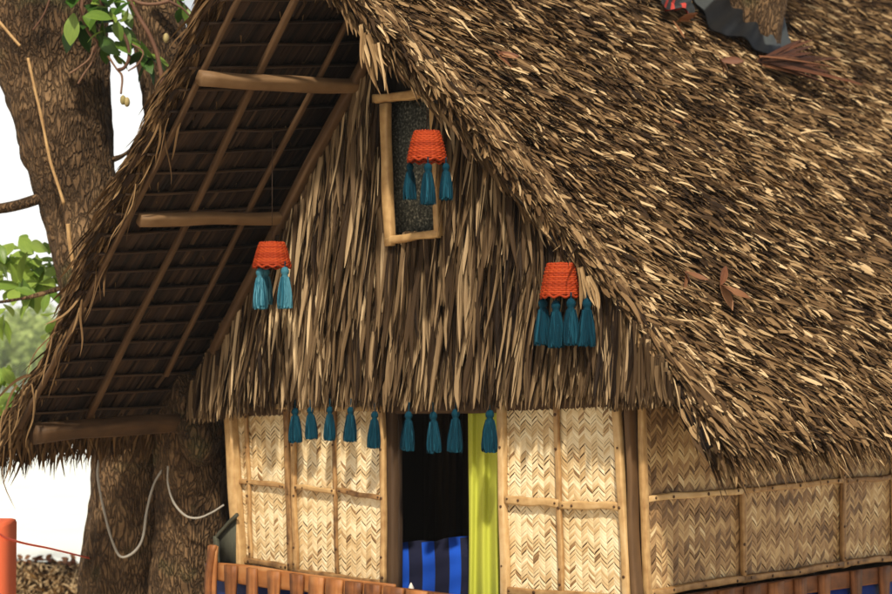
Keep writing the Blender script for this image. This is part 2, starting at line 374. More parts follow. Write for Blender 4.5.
blades(mb, P[k2] - NRR * .03, T[k2] + rng.normal(0, .22, (n2, 3)), NRR + rng.normal(0, .4, (n2, 3)), U(.2, .45, n2), U(.010, .022, n2), LEAFY, lift=U(.06, .2, n2), curl=-U(.05, .3, n2), fold=U(0, .7, n2), wav=.06, tone=np.clip(tone[k2] + rng.normal(.05, .2, n2), .02, 1))
# verge fringe, hanging over the gable
n = 8500
s = U(-.01, 1, n); P = roof_right(np.zeros(n), np.clip(s, 0, 1)) - DNR * U(0, .15, n)[:, None] + DR * U(.0, .30, n)[:, None] - NRR * U(-.02, .17, n)[:, None]
an = rng.normal(.0, .10, n)
T = DNR * np.cos(an)[:, None] + DR * np.sin(an)[:, None] - NRR * U(-.05, .10, n)[:, None]
blades(mb, P, T, nrm(NRR + NF * U(0, 1.2, n)[:, None] + rng.normal(0, .3, (n, 3))), U(.12, .32, n), U(.015, .038, n), LEAFY, lift=U(-.06, .12, n), curl=-U(0, .25, n), fold=U(0, .6, n), wav=.04, tone=np.clip(rng.normal(.50, .24, n), 0, 1))
# eave fringe
n = 5000
a = U(0, .95, n) ** 1.3; P = roof_right(a, U(.93, 1.0, n)) - NRR * U(-.02, .17, n)[:, None]
an = rng.normal(.30, .25, n)
T = DNR * np.cos(an)[:, None] + DR * np.sin(an)[:, None]
blades(mb, P, T, NRR + rng.normal(0, .35, (n, 3)), U(.13, .36, n), U(.016, .042, n), LEAFY, lift=U(-.05, .2, n), curl=-U(.0, .3, n), fold=U(0, .6, n), wav=.05, tone=np.clip(rng.normal(.45, .27, n), 0, 1), droop=U(0, .3, n))
# loose strands dangling off the verge
for x, y, l in ((372, 28, .42), (380, 38, .36), (366, 20, .3), (586, 262, .26), (592, 270, .22), (724, 440, .25), (731, 448, .2), (738, 455, .18)):
    q = hit(x, y, W(2.04, 0, 6.9), NRR) - NRR * .06
    blades(mb, q + rng.normal(0, .01, (3, 3)), nrm(DNR * .6 - Z * .8 + rng.normal(0, .12, (3, 3))), NF + .3 * NRR, U(.8, 1.1, 3) * l, U(.02, .035, 3), STRIP, curl=U(-.1, .2, 3), fold=.5, wav=.05, tone=U(.55, .9, 3))
mb.build('thatch', M['roof_thatch'], roofR)

# ---- left roof slope (seen from below)
UE, VF = 5.0, -1.88
def roof_left(a, s):
    v = VF + .04 * np.sin(s * 7) + .17 * np.exp(-((s - .78) / .17) ** 2) + (12.5 - VF) * a
    ur = 2.04 + 2.5 * a; u = ur + (UE + a * 2.0 - ur) * s
    z = zl(2.04) + 1.2015 * (ur - 2.04); ze = zl(UE)
    return C0 + DF * u[..., None] + DR * v[..., None] + Z * (z + (ze - z) * s - .05 * np.sin(s * np.pi))[..., None]
mb = MB()
A, S = np.meshgrid(np.linspace(0, 1, 40), np.linspace(0, 1, 24), indexing='ij')
G = roof_left(A, S)
grid(mb, G + NLL * .10, .1); grid(mb, G + NLL * .05, .05); grid(mb, np.stack([G[0] + NLL * .05, G[0] + NLL * .10], 0), .1)
grid(mb, np.stack([G[:, -1] + NLL * .05, G[:, -1] + NLL * .10], 0), .1)
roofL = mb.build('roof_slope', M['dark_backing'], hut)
mb = MB()
a = U(0, .35, 9000); s = U(0, 1, 9000); P = roof_left(a, s)
an = rng.normal(0, .2, 9000)
blades(mb, P + NLL * .09, DNL * np.cos(an)[:, None] + DR * np.sin(an)[:, None], NLL + rng.normal(0, .3, (9000, 3)), U(.25, .5, 9000), U(.025, .05, 9000), LEAFY, lift=U(.06, .35, 9000), curl=-U(.05, .3, 9000), fold=U(0, .6, 9000), tone=np.clip(rng.normal(.45, .22, 9000), 0, 1))
n = 5500     # front verge
s = U(0, 1, n); P = roof_left(np.zeros(n), s) + NLL * U(.02, .12, n)[:, None] + DR * U(-.01, .13, n)[:, None]
an = rng.normal(.0, .14, n)
blades(mb, P, DNL * np.cos(an)[:, None] + DR * np.sin(an)[:, None], nrm(NF + NLL * U(-.6, 1, n)[:, None] + rng.normal(0, .3, (n, 3))), U(.10, .28, n), U(.014, .032, n), LEAFY, lift=U(-.02, .10, n), curl=U(-.1, .1, n), fold=U(0, .6, n), wav=.05, tone=np.clip(rng.normal(.36, .2, n), 0, 1))
n = 2600     # eave
v = U(0, .45, n) ** 1.4; P = roof_left(v, U(.955, 1., n)) + NLL * U(-.02, .2, n)[:, None]
an = rng.normal(-.05, .28, n)
blades(mb, P, DNL * np.cos(an)[:, None] + DR * np.sin(an)[:, None] - Z * .25, NLL + rng.normal(0, .5, (n, 3)), U(.14, .36, n), U(.02, .045, n), LEAFY, curl=-U(0, .3, n), fold=U(0, .6, n), wav=.05, tone=np.clip(rng.normal(.30, .18, n), 0, 1), droop=U(0, .4, n))
for x, y in ((8, 410), (20, 396), (30, 380), (60, 330), (80, 300), (105, 262), (135, 180), (150, 150), (165, 118), (12, 425), (3, 436)):
    q = hit(x, y, W(2.04, 0, 6.9), NLL) - NLL * .02
    k = 5
    blades(mb, q + rng.normal(0, .04, (k, 3)), nrm(DNL * .7 - Z * .5 - DR * .2 + rng.normal(0, .25, (k, 3))), NF, U(.2, .55, k), U(.012, .03, k), STRIP, curl=U(-.2, .2, k), fold=.5, wav=.07, tone=U(.3, .7, k))
mb.build('thatch', M['roof_thatch'], roofL)
# shingle rows of folded leaf, seen from underneath, on thin battens
mb = MB(); mbb = MB()
SL = np.linalg.norm(W(2.04, 0, 6.9) - W(UE, 0, zl(UE)))
nrow = 25
for r in range(nrow):
    s0 = (r + .5) / nrow; n = 150
    a = (np.arange(n) + U(-.4, .4, n)) / n * .30
    P = roof_left(a, np.full(n, s0)) + NLL * .00
    an = rng.normal(.04, .05, n)
    blades(mb, P, DNL * np.cos(an)[:, None] + DR * np.sin(an)[:, None], -NLL + rng.normal(0, .12, (n, 3)), SL / nrow * U(.98, 1.25, n), U(.030, .05, n), [1, 1, 1, .95, .9], lift=-.16, fold=U(.1, .5, n), tone=np.clip(rng.normal(.45, .25, n), 0, 1))
    aa = np.linspace(0.004, .30, 12)
    tube(mbb, roof_left(aa, np.full(12, s0 + .001)) - NLL * .012 + rng.normal(0, .004, (12, 3)), .011, 6, 24, tone=U(.1, .5))
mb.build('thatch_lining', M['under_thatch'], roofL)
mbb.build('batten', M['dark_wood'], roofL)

mb = MB()      # ridge cap
n = 3500; a = U(0, 1, n)
for sgn in (-1, 1):
    P = roof_right(a, np.zeros(n)) + Z * .14 + DR * U(-.1, .1, n)[:, None]
    blades(mb, P, DF * sgn - Z * U(.5, 1.2, n)[:, None] + DR * rng.normal(0, .3, n)[:, None], NLL if sgn > 0 else NRR, U(.3, .7, n), U(.025, .05, n), LEAFY, lift=.05, curl=-.2, tone=np.clip(rng.normal(.4, .2, n), 0, 1))
mb.build('ridge_cap', M['roof_thatch'], hut)

def lp(x, y, d=.05): return hit(x, y, W(2.04, 0, 6.9), NLL) - NLL * d
# rafters under the left overhang
for p0, p1, w in (((236, -4), (18, 424), .045), ((294, -8), (86, 414), .055), ((342, 20), (163, 372), .045), ((372, 50), (214, 350), .10)):
    mb = MB()
    q0, q1 = lp(*p0), lp(*p1)
    if w == .10: q0, q1 = fr(372, 50, .26), fr(213, 352, .26)
    bar(mb, q0 + (q0 - q1) * .06, q1, w, w * .8, -NLL, wob=.012, n=16, tone=.3)
    mb.build('rafter', M['pole'], hut, True)
# outrigger beams carrying the overhang
for p0, p1, w in (((192, 71), (360, 79), .11), ((133, 212), (284, 210), .095), ((28, 425), (165, 414), .15)):
    mb = MB(); q0, q1 = lp(*p0, .11), lp(*p1, .11)
    q1 = q0 + DR * np.dot(q1 - q0, DR) + Z * (q1 - q0)[2] + DF * np.dot(q1 - q0, DF)
    bar(mb, q0, q1 + (q1 - q0) * .1, w, w * .85, -NLL, wob=.008, tone=.72 if w != .15 else .2, n=14)
    mb.build('outrigger', M['pole'], hut, True)

# ---- gable of hanging palm strips
GO = .16
wq = np.array([uv_of(fr(x, y, GO)) for x, y in ((386, 100), (436, 95), (440, 237), (388, 243))])
WU0, WU1, WZ0, WZ1 = wq[:, 0].min(), wq[:, 0].max(), 4.93, 6.1
gz = lambda u: np.interp(u, [-.6, 0, 1.2, 2.4, 3.6, 4.6], [3.70, 3.655, 3.62, 3.575, 3.53, 3.43])
def gtop(u): return np.minimum(zr(u), zl(u))
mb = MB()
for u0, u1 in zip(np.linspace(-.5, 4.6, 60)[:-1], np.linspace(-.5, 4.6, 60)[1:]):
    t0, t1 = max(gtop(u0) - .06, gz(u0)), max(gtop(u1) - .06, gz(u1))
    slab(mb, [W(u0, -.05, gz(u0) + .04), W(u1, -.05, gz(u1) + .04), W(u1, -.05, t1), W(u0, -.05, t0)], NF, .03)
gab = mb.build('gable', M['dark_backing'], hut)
mb = MB()
tier = 0
zt = 3.95
while zt < 7.0:
    uu = np.arange(-.62, 4.62, .0105)
    uu = uu + U(-.012, .012, len(uu)); k = len(uu)
    L = U(.55, 1.05, k); z0 = zt + U(-.12, .16, k)
    z0 = np.minimum(z0, gtop(uu) - U(.02, .1, k))
    L = np.maximum(np.minimum(L, z0 - gz(uu) + U(-.05, .07, k)), .02)
    lean = rng.normal(0, .04, k) + np.array([.22 * mnoise.noise(Vector((x * 1.1, zt * 1.3, 7.7))) for x in uu])
    tip_u = uu - lean * L
    keep = (L > .1) & (z0 > gz(uu) + .08)
    # keep the window clear
    def inwin(u, zlo, zhi): return (u > WU0 - .045) & (u < WU1 + .0) & (zlo < WZ1) & (zhi > WZ0)
    over = inwin(uu, z0 - L, z0) | inwin(tip_u, z0 - L, z0)
    fromtop = over & (z0 > WZ1)           # cut short above the window
    under = over & (z0 <= WZ1) & (z0 - L < WZ0 - .15)
    z0 = np.where(under, np.minimum(z0, WZ0 - U(.0, .05, k)), z0); L = np.where(under, np.minimum(L, z0 - gz(uu)), L)
    over = inwin(uu, z0 - L, z0 - .0) | inwin(tip_u, z0 - L, z0)
    keep &= ~(over & (z0 > WZ0 + .01))
    uu, z0, L, lean = uu[keep], z0[keep], L[keep], lean[keep]; k = len(uu)
    if k:
        P = C0 + DF * uu[:, None] + DR * (-(GO - .06 + .02 * (tier % 2)) - U(-.02, .11, k))[:, None] + Z * z0[:, None]
        T = -Z - DF * lean[:, None] + NF * U(.02, .14, k)[:, None]
        tn = np.clip(0.43 + rng.normal(0, .25, k) + np.array([.25 * mnoise.noise(Vector((x * 2.5, zt, 1.7))) for x in uu]), .02, 1)
        blades(mb, P, T, NF + DF * rng.normal(0, .8, k)[:, None], L, U(.020, .055, k), STRIP, lift=0, curl=U(-.08, .09, k), fold=U(-.3, 1.3, k), wav=U(.0, .03, k), tone=tn)
    zt += .27; tier += 1
mb.build('thatch', M['gable_thatch'], gab)
# gable window
win = MB(); slab(win, [fr(384, 94, .13), fr(384, 246, .13), fr(442, 240, .13), fr(442, 88, .13)], NF, .02)
win = win.build('window', M['screen'], hut)
for p0, p1, w in (((385, 104), (390, 246), .085), ((375, 100), (427, 92), .07), ((387, 240), (440, 234), .06), ((433, 92), (439, 236), .05)):
    mb = MB(); bar(mb, fr(*p0, .24), fr(*p1, .24), w, .07, NF, wob=.005, tone=.55, n=12); mb.build('frame', M['batten'], win, True)

# ---- woven bamboo panels
def weave(name, c00, c10, c11, c01, face, parent, bias=0., cw=.062, hh=.029, slope=.85, k_=1.):
    """herringbone of split bamboo between four corners (bottom left, bottom right, top right, top left)"""
    c00, c10, c11, c01 = map(np.asarray, (c00, c10, c11, c01))
    w = np.linalg.norm(c10 - c00); h = np.linalg.norm(c01 - c00)
    mb = MB(); V, Q, UV, T = [], [], [], []
    nk = int(w / cw) + 1; nj = int(h / hh) + 6
    rowt = np.repeat(U(-.22, .22, nj + 10), 2)[:nj + 10] * U(.4, 1.3, nj + 10)
    def pt(a, b, d):
        a, b = min(max(a / w, 0), 1), min(max(b / h, 0), 1)
        return (c00 * (1 - a) + c10 * a) * (1 - b) + (c01 * (1 - a) + c11 * a) * b + face * d
    for k in range(nk):
        x0 = k * cw; sg = 1 if k % 2 else -1
        for j in range(-3, nj):
            y = j * hh + (cw * slope if sg < 0 else 0) + U(-.004, .004) + .02 * mnoise.noise(Vector((x0 * 3, j * .2, c00[0])))
            if y < -hh * 2 or y > h + hh: continue
            g = hh * U(.86, .97); ov = cw * .10
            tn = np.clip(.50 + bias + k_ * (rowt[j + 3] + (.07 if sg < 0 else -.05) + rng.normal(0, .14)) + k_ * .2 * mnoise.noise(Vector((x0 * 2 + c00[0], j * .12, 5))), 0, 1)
            if U(0, 1) < .03: tn = U(.1, .3)
            b = len(V); o = U(0, 40)
            for i, (xx, d) in enumerate(((x0 - ov, -.001), (x0 + cw * .3, .0045), (x0 + cw * .7, .0045), (x0 + cw + ov, -.001))):
                yy = y + sg * slope * (xx - x0)
                V += [pt(xx, yy, d), pt(xx, yy + g * .5, d + .0015), pt(xx, yy + g, d - .001)]
                UV += [[o, o + xx - x0], [o + g / 2, o + xx - x0], [o + g, o + xx - x0]]; T += [tn] * 3
            for i in range(3):
                for q in range(2):
                    e = b + i * 3 + q; Q.append([e, e + 3, e + 4, e + 1])
    mb.add(V, Q, UV, np.array(T))
    slab(mb, [pt(0, 0, -.006), pt(w, 0, -.006), pt(w, h, -.006), pt(0, h, -.006)], face, .012, .05)
    return mb.build(name, M['bamboo'], parent)
def nails(mb, p0, p1, d, face):
    L = np.linalg.norm(p1 - p0)
    for t in np.r_[.06, np.arange(.25, .9, .42 / max(L, .4)), .94]:
        c = p0 + (p1 - p0) * (t + U(-.02, .02)) + face * (d / 2 - .004) + nrm(np.cross(p1 - p0, face)) * U(-.008, .008)
        tube(mb, [c, c + face * .009], U(.007, .013), 7, 2, tone=-.4)
def battens(parent, lst, fn, off, face, mat_='batten'):
    for p0, p1, w, d in lst:
        mb = MB(); bar(mb, fn(*p0, off), fn(*p1, off), w, d, face, wob=.006, n=14); nails(mb, fn(*p0, off), fn(*p1, off), d, face); mb.build('batten', M[mat_], parent, True)

pl = weave('woven_panel', fr(236, 566), fr(296, 575), fr(292, 398), fr(226, 404), NF, hut, .22, cw=.057, hh=.0265, k_=.65)
battens(pl, (((246, 410), (251, 562), .035, .03), ((287, 402), (291, 575), .06, .05), ((236, 480), (288, 487), .042, .035), ((238, 559), (290, 568), .05, .04)), fr, .03, NF)
sh = weave('sliding_shutter', fr(294, 574, .05), fr(384, 585, .05), fr(384, 398, .05), fr(292, 398, .05), NF, hut, .26, cw=.057, hh=.0265, k_=.65)
battens(sh, (((293, 400), (296, 575), .045, .04), ((382, 400), (384, 586), .05, .045), ((334, 402), (337, 578), .032, .03), ((294, 487), (336, 491), .04, .035), ((338, 490), (382, 498), .04, .035), ((294, 572), (384, 584), .055, .045), ((276, 407), (384, 409), .04, .03)), fr, .085, NF)
pr = weave('woven_panel', fr(504, 597), fr(628, 612), fr(620, 396), fr(503, 398), NF, hut, .20, cw=.057, hh=.0265, k_=.75)
battens(pr, (((502, 398), (505, 612), .065, .06), ((557, 400), (561, 600), .042, .035), ((617, 398), (628, 612), .06, .06), ((506, 499), (560, 504), .062, .045), ((560, 504), (620, 507), .058, .045), ((506, 590), (626, 600), .055, .04)), fr, .03, NF)
# side wall: three panels with frames
def on_side(x): return None
xb = [645, 742, 842, 893, 960, 1080, 1180]
top = lambda x: 380 - (x - 645) * .02
midy = lambda x: 500 - (x - 640) * .105 if x < 742 else 490 - (x - 742) * .088
boty = lambda x: 592 - (x - 676) * .148
for i in range(len(xb) - 1):
    x0, x1 = xb[i], xb[i + 1]
    q = weave('woven_panel', sd(x0, boty(x0)), sd(x1, boty(x1)), sd(x1, top(x1)), sd(x0, top(x0)), NW, hut, -.17, cw=.068, hh=.031)  # negative bias puts the side wall's shade into its tone
    battens(q, (((x0 + 1, midy(x0)), (x1, midy(x1)), .045, .04), ((x1, top(x1)), (x1 + 1, boty(x1)), .05, .04), ((x0, boty(x0) - 3), (x1, boty(x1) - 3), .055, .045)), sd, .03, NW)
mb = MB(); bar(mb, sd(641, 385, .035), sd(648, 612, .035), .06, .05, NW, tone=.5); mb.build('batten', M['batten'], hut, True)
# posts
for p0, p1, w, m_, off in (((230, 395), (241, 590), .105, 'batten', .05), ((391, 395), (392, 600), .115, 'dark_wood', -.02), ((628.5, 390), (639.5, 640), .05, 'pole', .0)):
    mb = MB(); a0, a1 = fr(*p0, off), fr(*p1, off)
    bar(mb, a0, a1, w, .10, NF, wob=.008, tone=.6 if m_ == 'batten' else .45, n=16); mb.build('post', M[m_], hut, True)
mb = MB(); bar(mb, fr(398, 398, -.06), fr(399, 600, -.06), .05, .05, NF, tone=.1); mb.build('door_jamb', M['dark_wood'], hut, True)
mb = MB(); bar(mb, fr(210, 412, -.04), fr(690, 398, -.04), .12, .1, NF); mb.build('lintel', M['dark_wood'], hut, True)

# ---- inside: floor, dark boarded partition, hidden walls
mb = MB(); slab(mb, [W(0, 0.03, 2.02), W(0, 9, 2.02), W(4.3, 9, 2.02), W(4.3, .03, 2.02)], Z, .12); mb.build('floor', M['dark_wood'], hut)
mb = MB()
for u0 in np.arange(.0, 4.3, .09):
    slab(mb, [W(u0, 2.4 + U(0, .02), 2.02), W(u0 + .084, 2.4, 2.02), W(u0 + .084, 2.4, 4.08), W(u0, 2.4, 4.08)], NF, .02, U(0, .8))
mb.build('partition', M['dark_wood'], hut)
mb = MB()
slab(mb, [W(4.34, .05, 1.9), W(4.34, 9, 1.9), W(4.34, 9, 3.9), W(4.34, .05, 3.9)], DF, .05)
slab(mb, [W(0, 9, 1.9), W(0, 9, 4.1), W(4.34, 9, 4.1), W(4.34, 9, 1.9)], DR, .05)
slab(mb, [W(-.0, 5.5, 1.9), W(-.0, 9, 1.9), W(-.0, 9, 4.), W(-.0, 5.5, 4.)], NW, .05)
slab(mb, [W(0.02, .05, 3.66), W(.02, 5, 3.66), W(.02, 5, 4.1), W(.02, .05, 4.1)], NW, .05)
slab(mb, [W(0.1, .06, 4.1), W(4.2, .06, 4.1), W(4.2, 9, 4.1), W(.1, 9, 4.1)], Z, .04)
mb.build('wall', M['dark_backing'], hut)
for u_, v_ in ((.15, .3), (4.1, .3), (.15, 4.5), (4.1, 4.5), (.15, 8.6), (4.1, 8.6)):
    mb = MB(); bar(mb, W(u_, v_, -.1), W(u_, v_, 1.95), .2, .2, NF, n=8); mb.build('stilt', M['pole'], hut, True)

# ---- railing of cut planks below the walls
rail = MB(); zrail = lambda x: 562 + (x - 214) * .135
bar(rail, fr(214, 571, .20), fr(395, 595, .20), .16, .035, NF, wob=.003, tone=.75, n=16)
a_, b_ = fr(395, 595, .20), fr(640, 624, .20); bar(rail, a_, b_, .12, .035, NF, n=12)
railing = rail.build('railing', M['red_wood'], hut, True)
def slat(P0, across, face, h, w0, style, tone, parent):
    t = np.linspace(0, 1, 14)
    if style == 0: wd = w0 * (1 - .38 * np.sin(np.pi * np.clip(t * 1.1, 0, 1)) ** 2); sh_ = 0 * t
    elif style == 1: wd = w0 * (.85 + .35 * t); sh_ = .06 * t ** 2
    else: wd = w0 * np.ones_like(t); sh_ = -.02 * np.sin(t * 3)
    c = P0 - Z * (t * h)[:, None] + across * sh_[:, None]
    mb = MB(); plate(mb, c - across * (wd / 2)[:, None], c + across * (wd / 2)[:, None], face, .03, tone); mb.build('slat', M['red_wood'], parent)
AC = -DF
for i, (x, w_, st) in enumerate(((213, .11, 3), (231, .15, 0), (252, .13, 1), (274, .14, 0), (297, .15, 0), (317, .16, 3), (335, .17, 3), (354, .17, 3), (373, .16, 3), (394, .2, 3), (417, .2, 3), (440, .2, 3), (463, .2, 3), (487, .2, 3), (512, .2, 3), (540, .2, 3), (570, .2, 3), (600, .2, 3))):
    slat(fr(x, zrail(x) + (-16 if i == 0 else 1), .245), AC, NF, .95, w_, st, U(.25, .85), railing)
for x in (672, 700, 726, 752, 776, 800, 824, 856, 884, 915, 945, 980):
    slat(sd(x, boty(x) + 5, .10), DR, NW, .95, .19 if x < 780 else .16, 3 if x < 790 else 0, U(.1, .6), railing)
mb = MB(); bar(mb, sd(646, boty(646) + 12, .07), sd(1100, boty(1100) + 14, .07), .13, .03, NW, wob=.003, tone=.25, n=16); mb.build('rail', M['red_wood'], railing, True)
mb = MB(); slab(mb, [W(4.5, -.14, 1.1), W(-.1, -.14, 1.1), W(-.1, -.14, 2.16), W(4.5, -.14, 2.16)], NF, .02); slab(mb, [W(-.05, -.1, 1.1), W(-.05, 5, 1.1), W(-.05, 5, 2.12), W(-.05, -.1, 2.12)], NW, .02)
mb.build('blue_board', M['blue'], railing)
mb = MB(); slab(mb, [fr(217, 564, .1), fr(236, 566, .1), fr(236, 516, .1), fr(217, 538, .1)], NF, .02); bar(mb, fr(216, 536, .13), fr(217, 566, .13), .045, .04, NF); bar(mb, fr(215, 539, .13), fr(237, 514, .13), .03, .03, NF)
mb.build('end_board', M['grey_wood'], railing)
mb = MB()   # bowed end slat
t = np.linspace(0, 1, 12); c = np.array([fr(213 - 5 * math.sin(k * 2.6), 545 + 75 * k, .27) for k in t]); plate(mb, c - AC * .035, c + AC * .035, NF, .03, .4)
mb.build('slat', M['red_wood'], railing)

# ------------------------------------------------------------------ things in the doorway
mb = MB()
xs = np.linspace(468, 501, 60); ys = np.linspace(396, 640, 40)
P = np.array([[fr(x + 2.0 * math.sin(j * .09 + i * .1) * (j / 40) * (1 - i / 59), y, -.10 + .024 * math.sin(i * .27 + .5 * math.sin(j * .06)) ) for i, x in enumerate(xs)] for j, y in enumerate(ys)])
grid(mb, P, .5, None)
cu = mb.build('curtain', M['curtain'], None, True)
tag(cu, 'lime yellow cloth curtain drawn to the right side of the dark doorway', 'curtain')
mb = MB()     # striped cushion leaning behind the sill
xs = np.linspace(396, 470, 75); cols = [(396, 408, 0), (408, 421.5, 1), (421.5, 434, 0), (434, 448.5, 1), (448.5, 460, 0), (460, 471, 1)]
for xa, xb_, mi in cols:
    xs = np.linspace(xa, xb_, 10)
    rows = []
    for k, t in enumerate(np.linspace(0, 1, 22)):
        r = []
        for x in xs:
            ytop = 544 - (x - 400) * .10 + 1.5 * math.sin(x * .15); y = ytop + t * (640 - ytop)
            d = -.22 - .16 * max(0, 1 - t * 5) ** 2 + .02 * math.sin(x * .13) + .006 * math.sin(t * 25 + x * .08)
            r.append(fr(x + 1.2 * math.sin(t * 5), y, d))
        rows.append(r)
    back = [[p - NF * .12 for p in rows[0]]]
    grid(mb, np.array(back + rows), .5, None, mi=mi)
cs = mb.build('striped_cover', [M['cloth_blue'], M['cloth_navy']], None, True)
tag(cs, 'blue and navy vertically striped cloth standing behind the door sill', 'cloth')
mb = MB(); pc = fr(411, 590, .0)
lathe(mb, pc, [[.0, -.01], [.02, 0], [.023, .014], [.014, .035], [.006, .052], [0, .06]], 14, rip=lambda th, z: 1 + .12 * np.sin(th * 5 + z * 60))
tag(mb.build('shell', M['shell'], None, True), 'tiny white pointed shell on the door sill by the striped cloth', 'shell')

# ------------------------------------------------------------------ tassels
def make_tassel_parts(top, h, parent, cord, paler=False):
    mb = MB()      # skirt
    r0, r1 = h * .095, h * .18; zt = -cord - h * .26
    n = 150; th = U(0, 6.283, n); tb = .78 if paler else .36; rr = np.sqrt(U(.3, 1, n))
    P = top + np.stack([np.cos(th) * r0 * rr, np.sin(th) * r0 * rr, np.full(n, zt)], -1)
    out = np.stack([np.cos(th), np.sin(th), 0 * th], -1)
    T = -Z + out * ((r1 - r0) * rr / (h * .74))[:, None] * 2.0
    blades(mb, P, T, out, h * .76 * U(.90, 1.04, n), h * .055, [.9, 1, 1, 1, 1, .7], curl=-.10, fold=.5, wav=.03, tone=np.clip(rng.normal(tb, .14, n), 0, 1))
    lathe(mb, top, [[0, zt], [r0 * .9, zt], [(r0 + r1) * .5, zt - h * .3], [r1 * .8, zt - h * .60], [0, zt - h * .60]], 12, .2)
    sk = mb.build('skirt' if parent.type == 'EMPTY' else 'skirt', M['yarn'], parent)
    mb = MB()      # knot
    lathe(mb, top, [[0, -cord], [h * .06, -cord - h * .02], [h * .105, -cord - h * .10], [h * .10, -cord - h * .17], [h * .07, -cord - h * .21], [h * .085, -cord - h * .24], [h * .085, -cord - h * .28], [h * .07, -cord - h * .30]], 18, tb, rip=lambda th, z: 1 + .05 * np.sin(th * 9))
    mb.build('knot', M['yarn'], parent, True)
    mb = MB(); tube(mb, [top + Z * .02, top - Z * cord * .5, top - Z * (cord + .01)], .006, 6, 6, tone=.2); mb.build('cord', M['yarn'], parent)
spots = [(295, 405, 34), (310, 405, 31), (330, 404, 33), (351, 404, 34), (375, 408, 36), (409, 408, 38), (433, 408, 40), (456, 405, 42), (490, 406, 41)]
where = ['leftmost of the row, over the woven panel by the left end', 'second from the left in the row, over the shutter', 'third from the left in the row, over the shutter middle', 'fourth from the left in the row, over the shutter', 'before the right edge of the shutter beside the dark doorway',
         'at the left edge of the dark doorway opening', 'in the middle of the dark doorway opening', 'at the right of the dark doorway beside the curtain', 'in front of the lime yellow curtain']
proto = None
for (x, y, hp), wh in zip(spots, where):
    top = fr(x, y - 3, .24); h = hp * top[1] / F * 1.0
    if proto is None:
        proto = thing('tassel', 'x', 'tassel', top); make_tassel_parts(top, .285, proto, .045); t_ = proto
    else:
        t_ = proto.copy(); COL.objects.link(t_); t_.location = tuple(top)
        for ch in list(proto.children):
            c = ch.copy(); COL.objects.link(c); c.parent = t_
    t_.rotation_euler = (U(-.05, .05), U(-.05, .05), U(0, 6)); s_ = h / .285; t_.scale = (s_ * U(.95, 1.1), s_ * U(.95, 1.1), s_)
    tag(t_, 'teal yarn tassel ' + wh, 'tassel', 'teal tassels hanging under the gable thatch')

# ------------------------------------------------------------------ wicker shades
def ring(mb, c, R, z, amp, nw, phs, tr, zamp=0., seg=128, tone=.5):
    th = np.linspace(0, 2 * np.pi, seg, endpoint=False); ps = np.linspace(0, 2 * np.pi, 6, endpoint=False)
    r = R + amp * np.cos(nw * th + phs) + .0045 * (np.abs(np.cos(8 * th)) - .5) * (amp > 0); zz = z + zamp * np.cos(nw * th)
    P = np.stack([(r[:, None] + tr * np.cos(ps)) * np.cos(th)[:, None], (r[:, None] + tr * np.cos(ps)) * np.sin(th)[:, None], zz[:, None] + tr * 1.1 * np.sin(ps)], -1) + c
    P = np.concatenate([P, P[:1]], 0)
    grid(mb, P, tone, None, closed=True)
def lamp(cx, ytop, ybot, wpx, off, tas, label, tilt):
    cpt = fr(cx, ytop, off); k = cpt[1] / F
    H = (ybot - ytop) * k; R1 = wpx * k / 2; R0 = R1 * .66
    t = thing('wicker_shade', label, 'lampshade', cpt, 'orange wicker shades with teal tassels')
    mb = MB(); nr = 17
    for i in range(nr):
        f = i / (nr - 1); R = R0 + (R1 - R0) * f ** .8
        ring(mb, cpt, R, -.012 - (H - .03) * f, .0028, 16, math.pi * (i % 2), H / nr * .52, tone=U(.3, .75))
    for i in range(7): ring(mb, cpt, R0 * (.08 + .13 * i), .0 - .002 * i, .002, 7, math.pi * (i % 2), R0 * .07, tone=U(.3, .7))
    ring(mb, cpt, R1 * 1.0, -H + .002, 0, 11, 0, .010, zamp=.008, tone=.4)
    for k_ in range(26):
        a = k_ / 26 * 6.283; d = np.array([math.cos(a), math.sin(a), 0])
        tube(mb, [cpt + d * R0 * .97, cpt + d * (R0 + R1) * .5 - Z * H * .45, cpt + d * R1 - Z * (H - .005)], .0055, 6, 6, tone=U(.2, .6))
    sh_ = mb.build('shade', M['wicker'], t, True)
    mb = MB(); zroof = min(zl(uv_of(cpt)[0]), zr(uv_of(cpt)[0])); tube(mb, [cpt - Z * .01, cpt + Z * max(.15, zroof - cpt[2] + .02)], .003, 5, 3, tone=.2); mb.build('cord', M['dark_wood'], t)
    for (tx, ty, th_, toff) in tas:
        top = fr(tx, ty, toff); h = th_ * k
        ta = bpy.data.objects.new('tassel', None); COL.objects.link(ta); ta.parent = t; ta.location = tuple(top - np.array(cpt)); ta.empty_display_size = .05
        make_tassel_parts(top, h, ta, .02, cx < 300)  # leftmost one gets a paler yarn tone
lamp(272, 242, 267, 37, .75, [(260, 265, 40, .85), (266, 265, 36, .68), (285, 264, 40, .78)], 'orange wicker shade hanging at the left, against the left edge of the gable', 0)
lamp(427, 131, 161, 38, .62, [(410, 160, 36, .66), (428, 160, 40, .74), (446, 160, 36, .58)], 'orange wicker shade hanging highest, in front of the dark gable window', 0)
lamp(561, 263, 297, 40, .30, [(543, 295, 46, .36), (556, 297, 46, .38), (571, 295, 45, .40), (587, 295, 46, .36)], 'orange wicker shade with four tassels, half hidden under the right roof edge', 0)

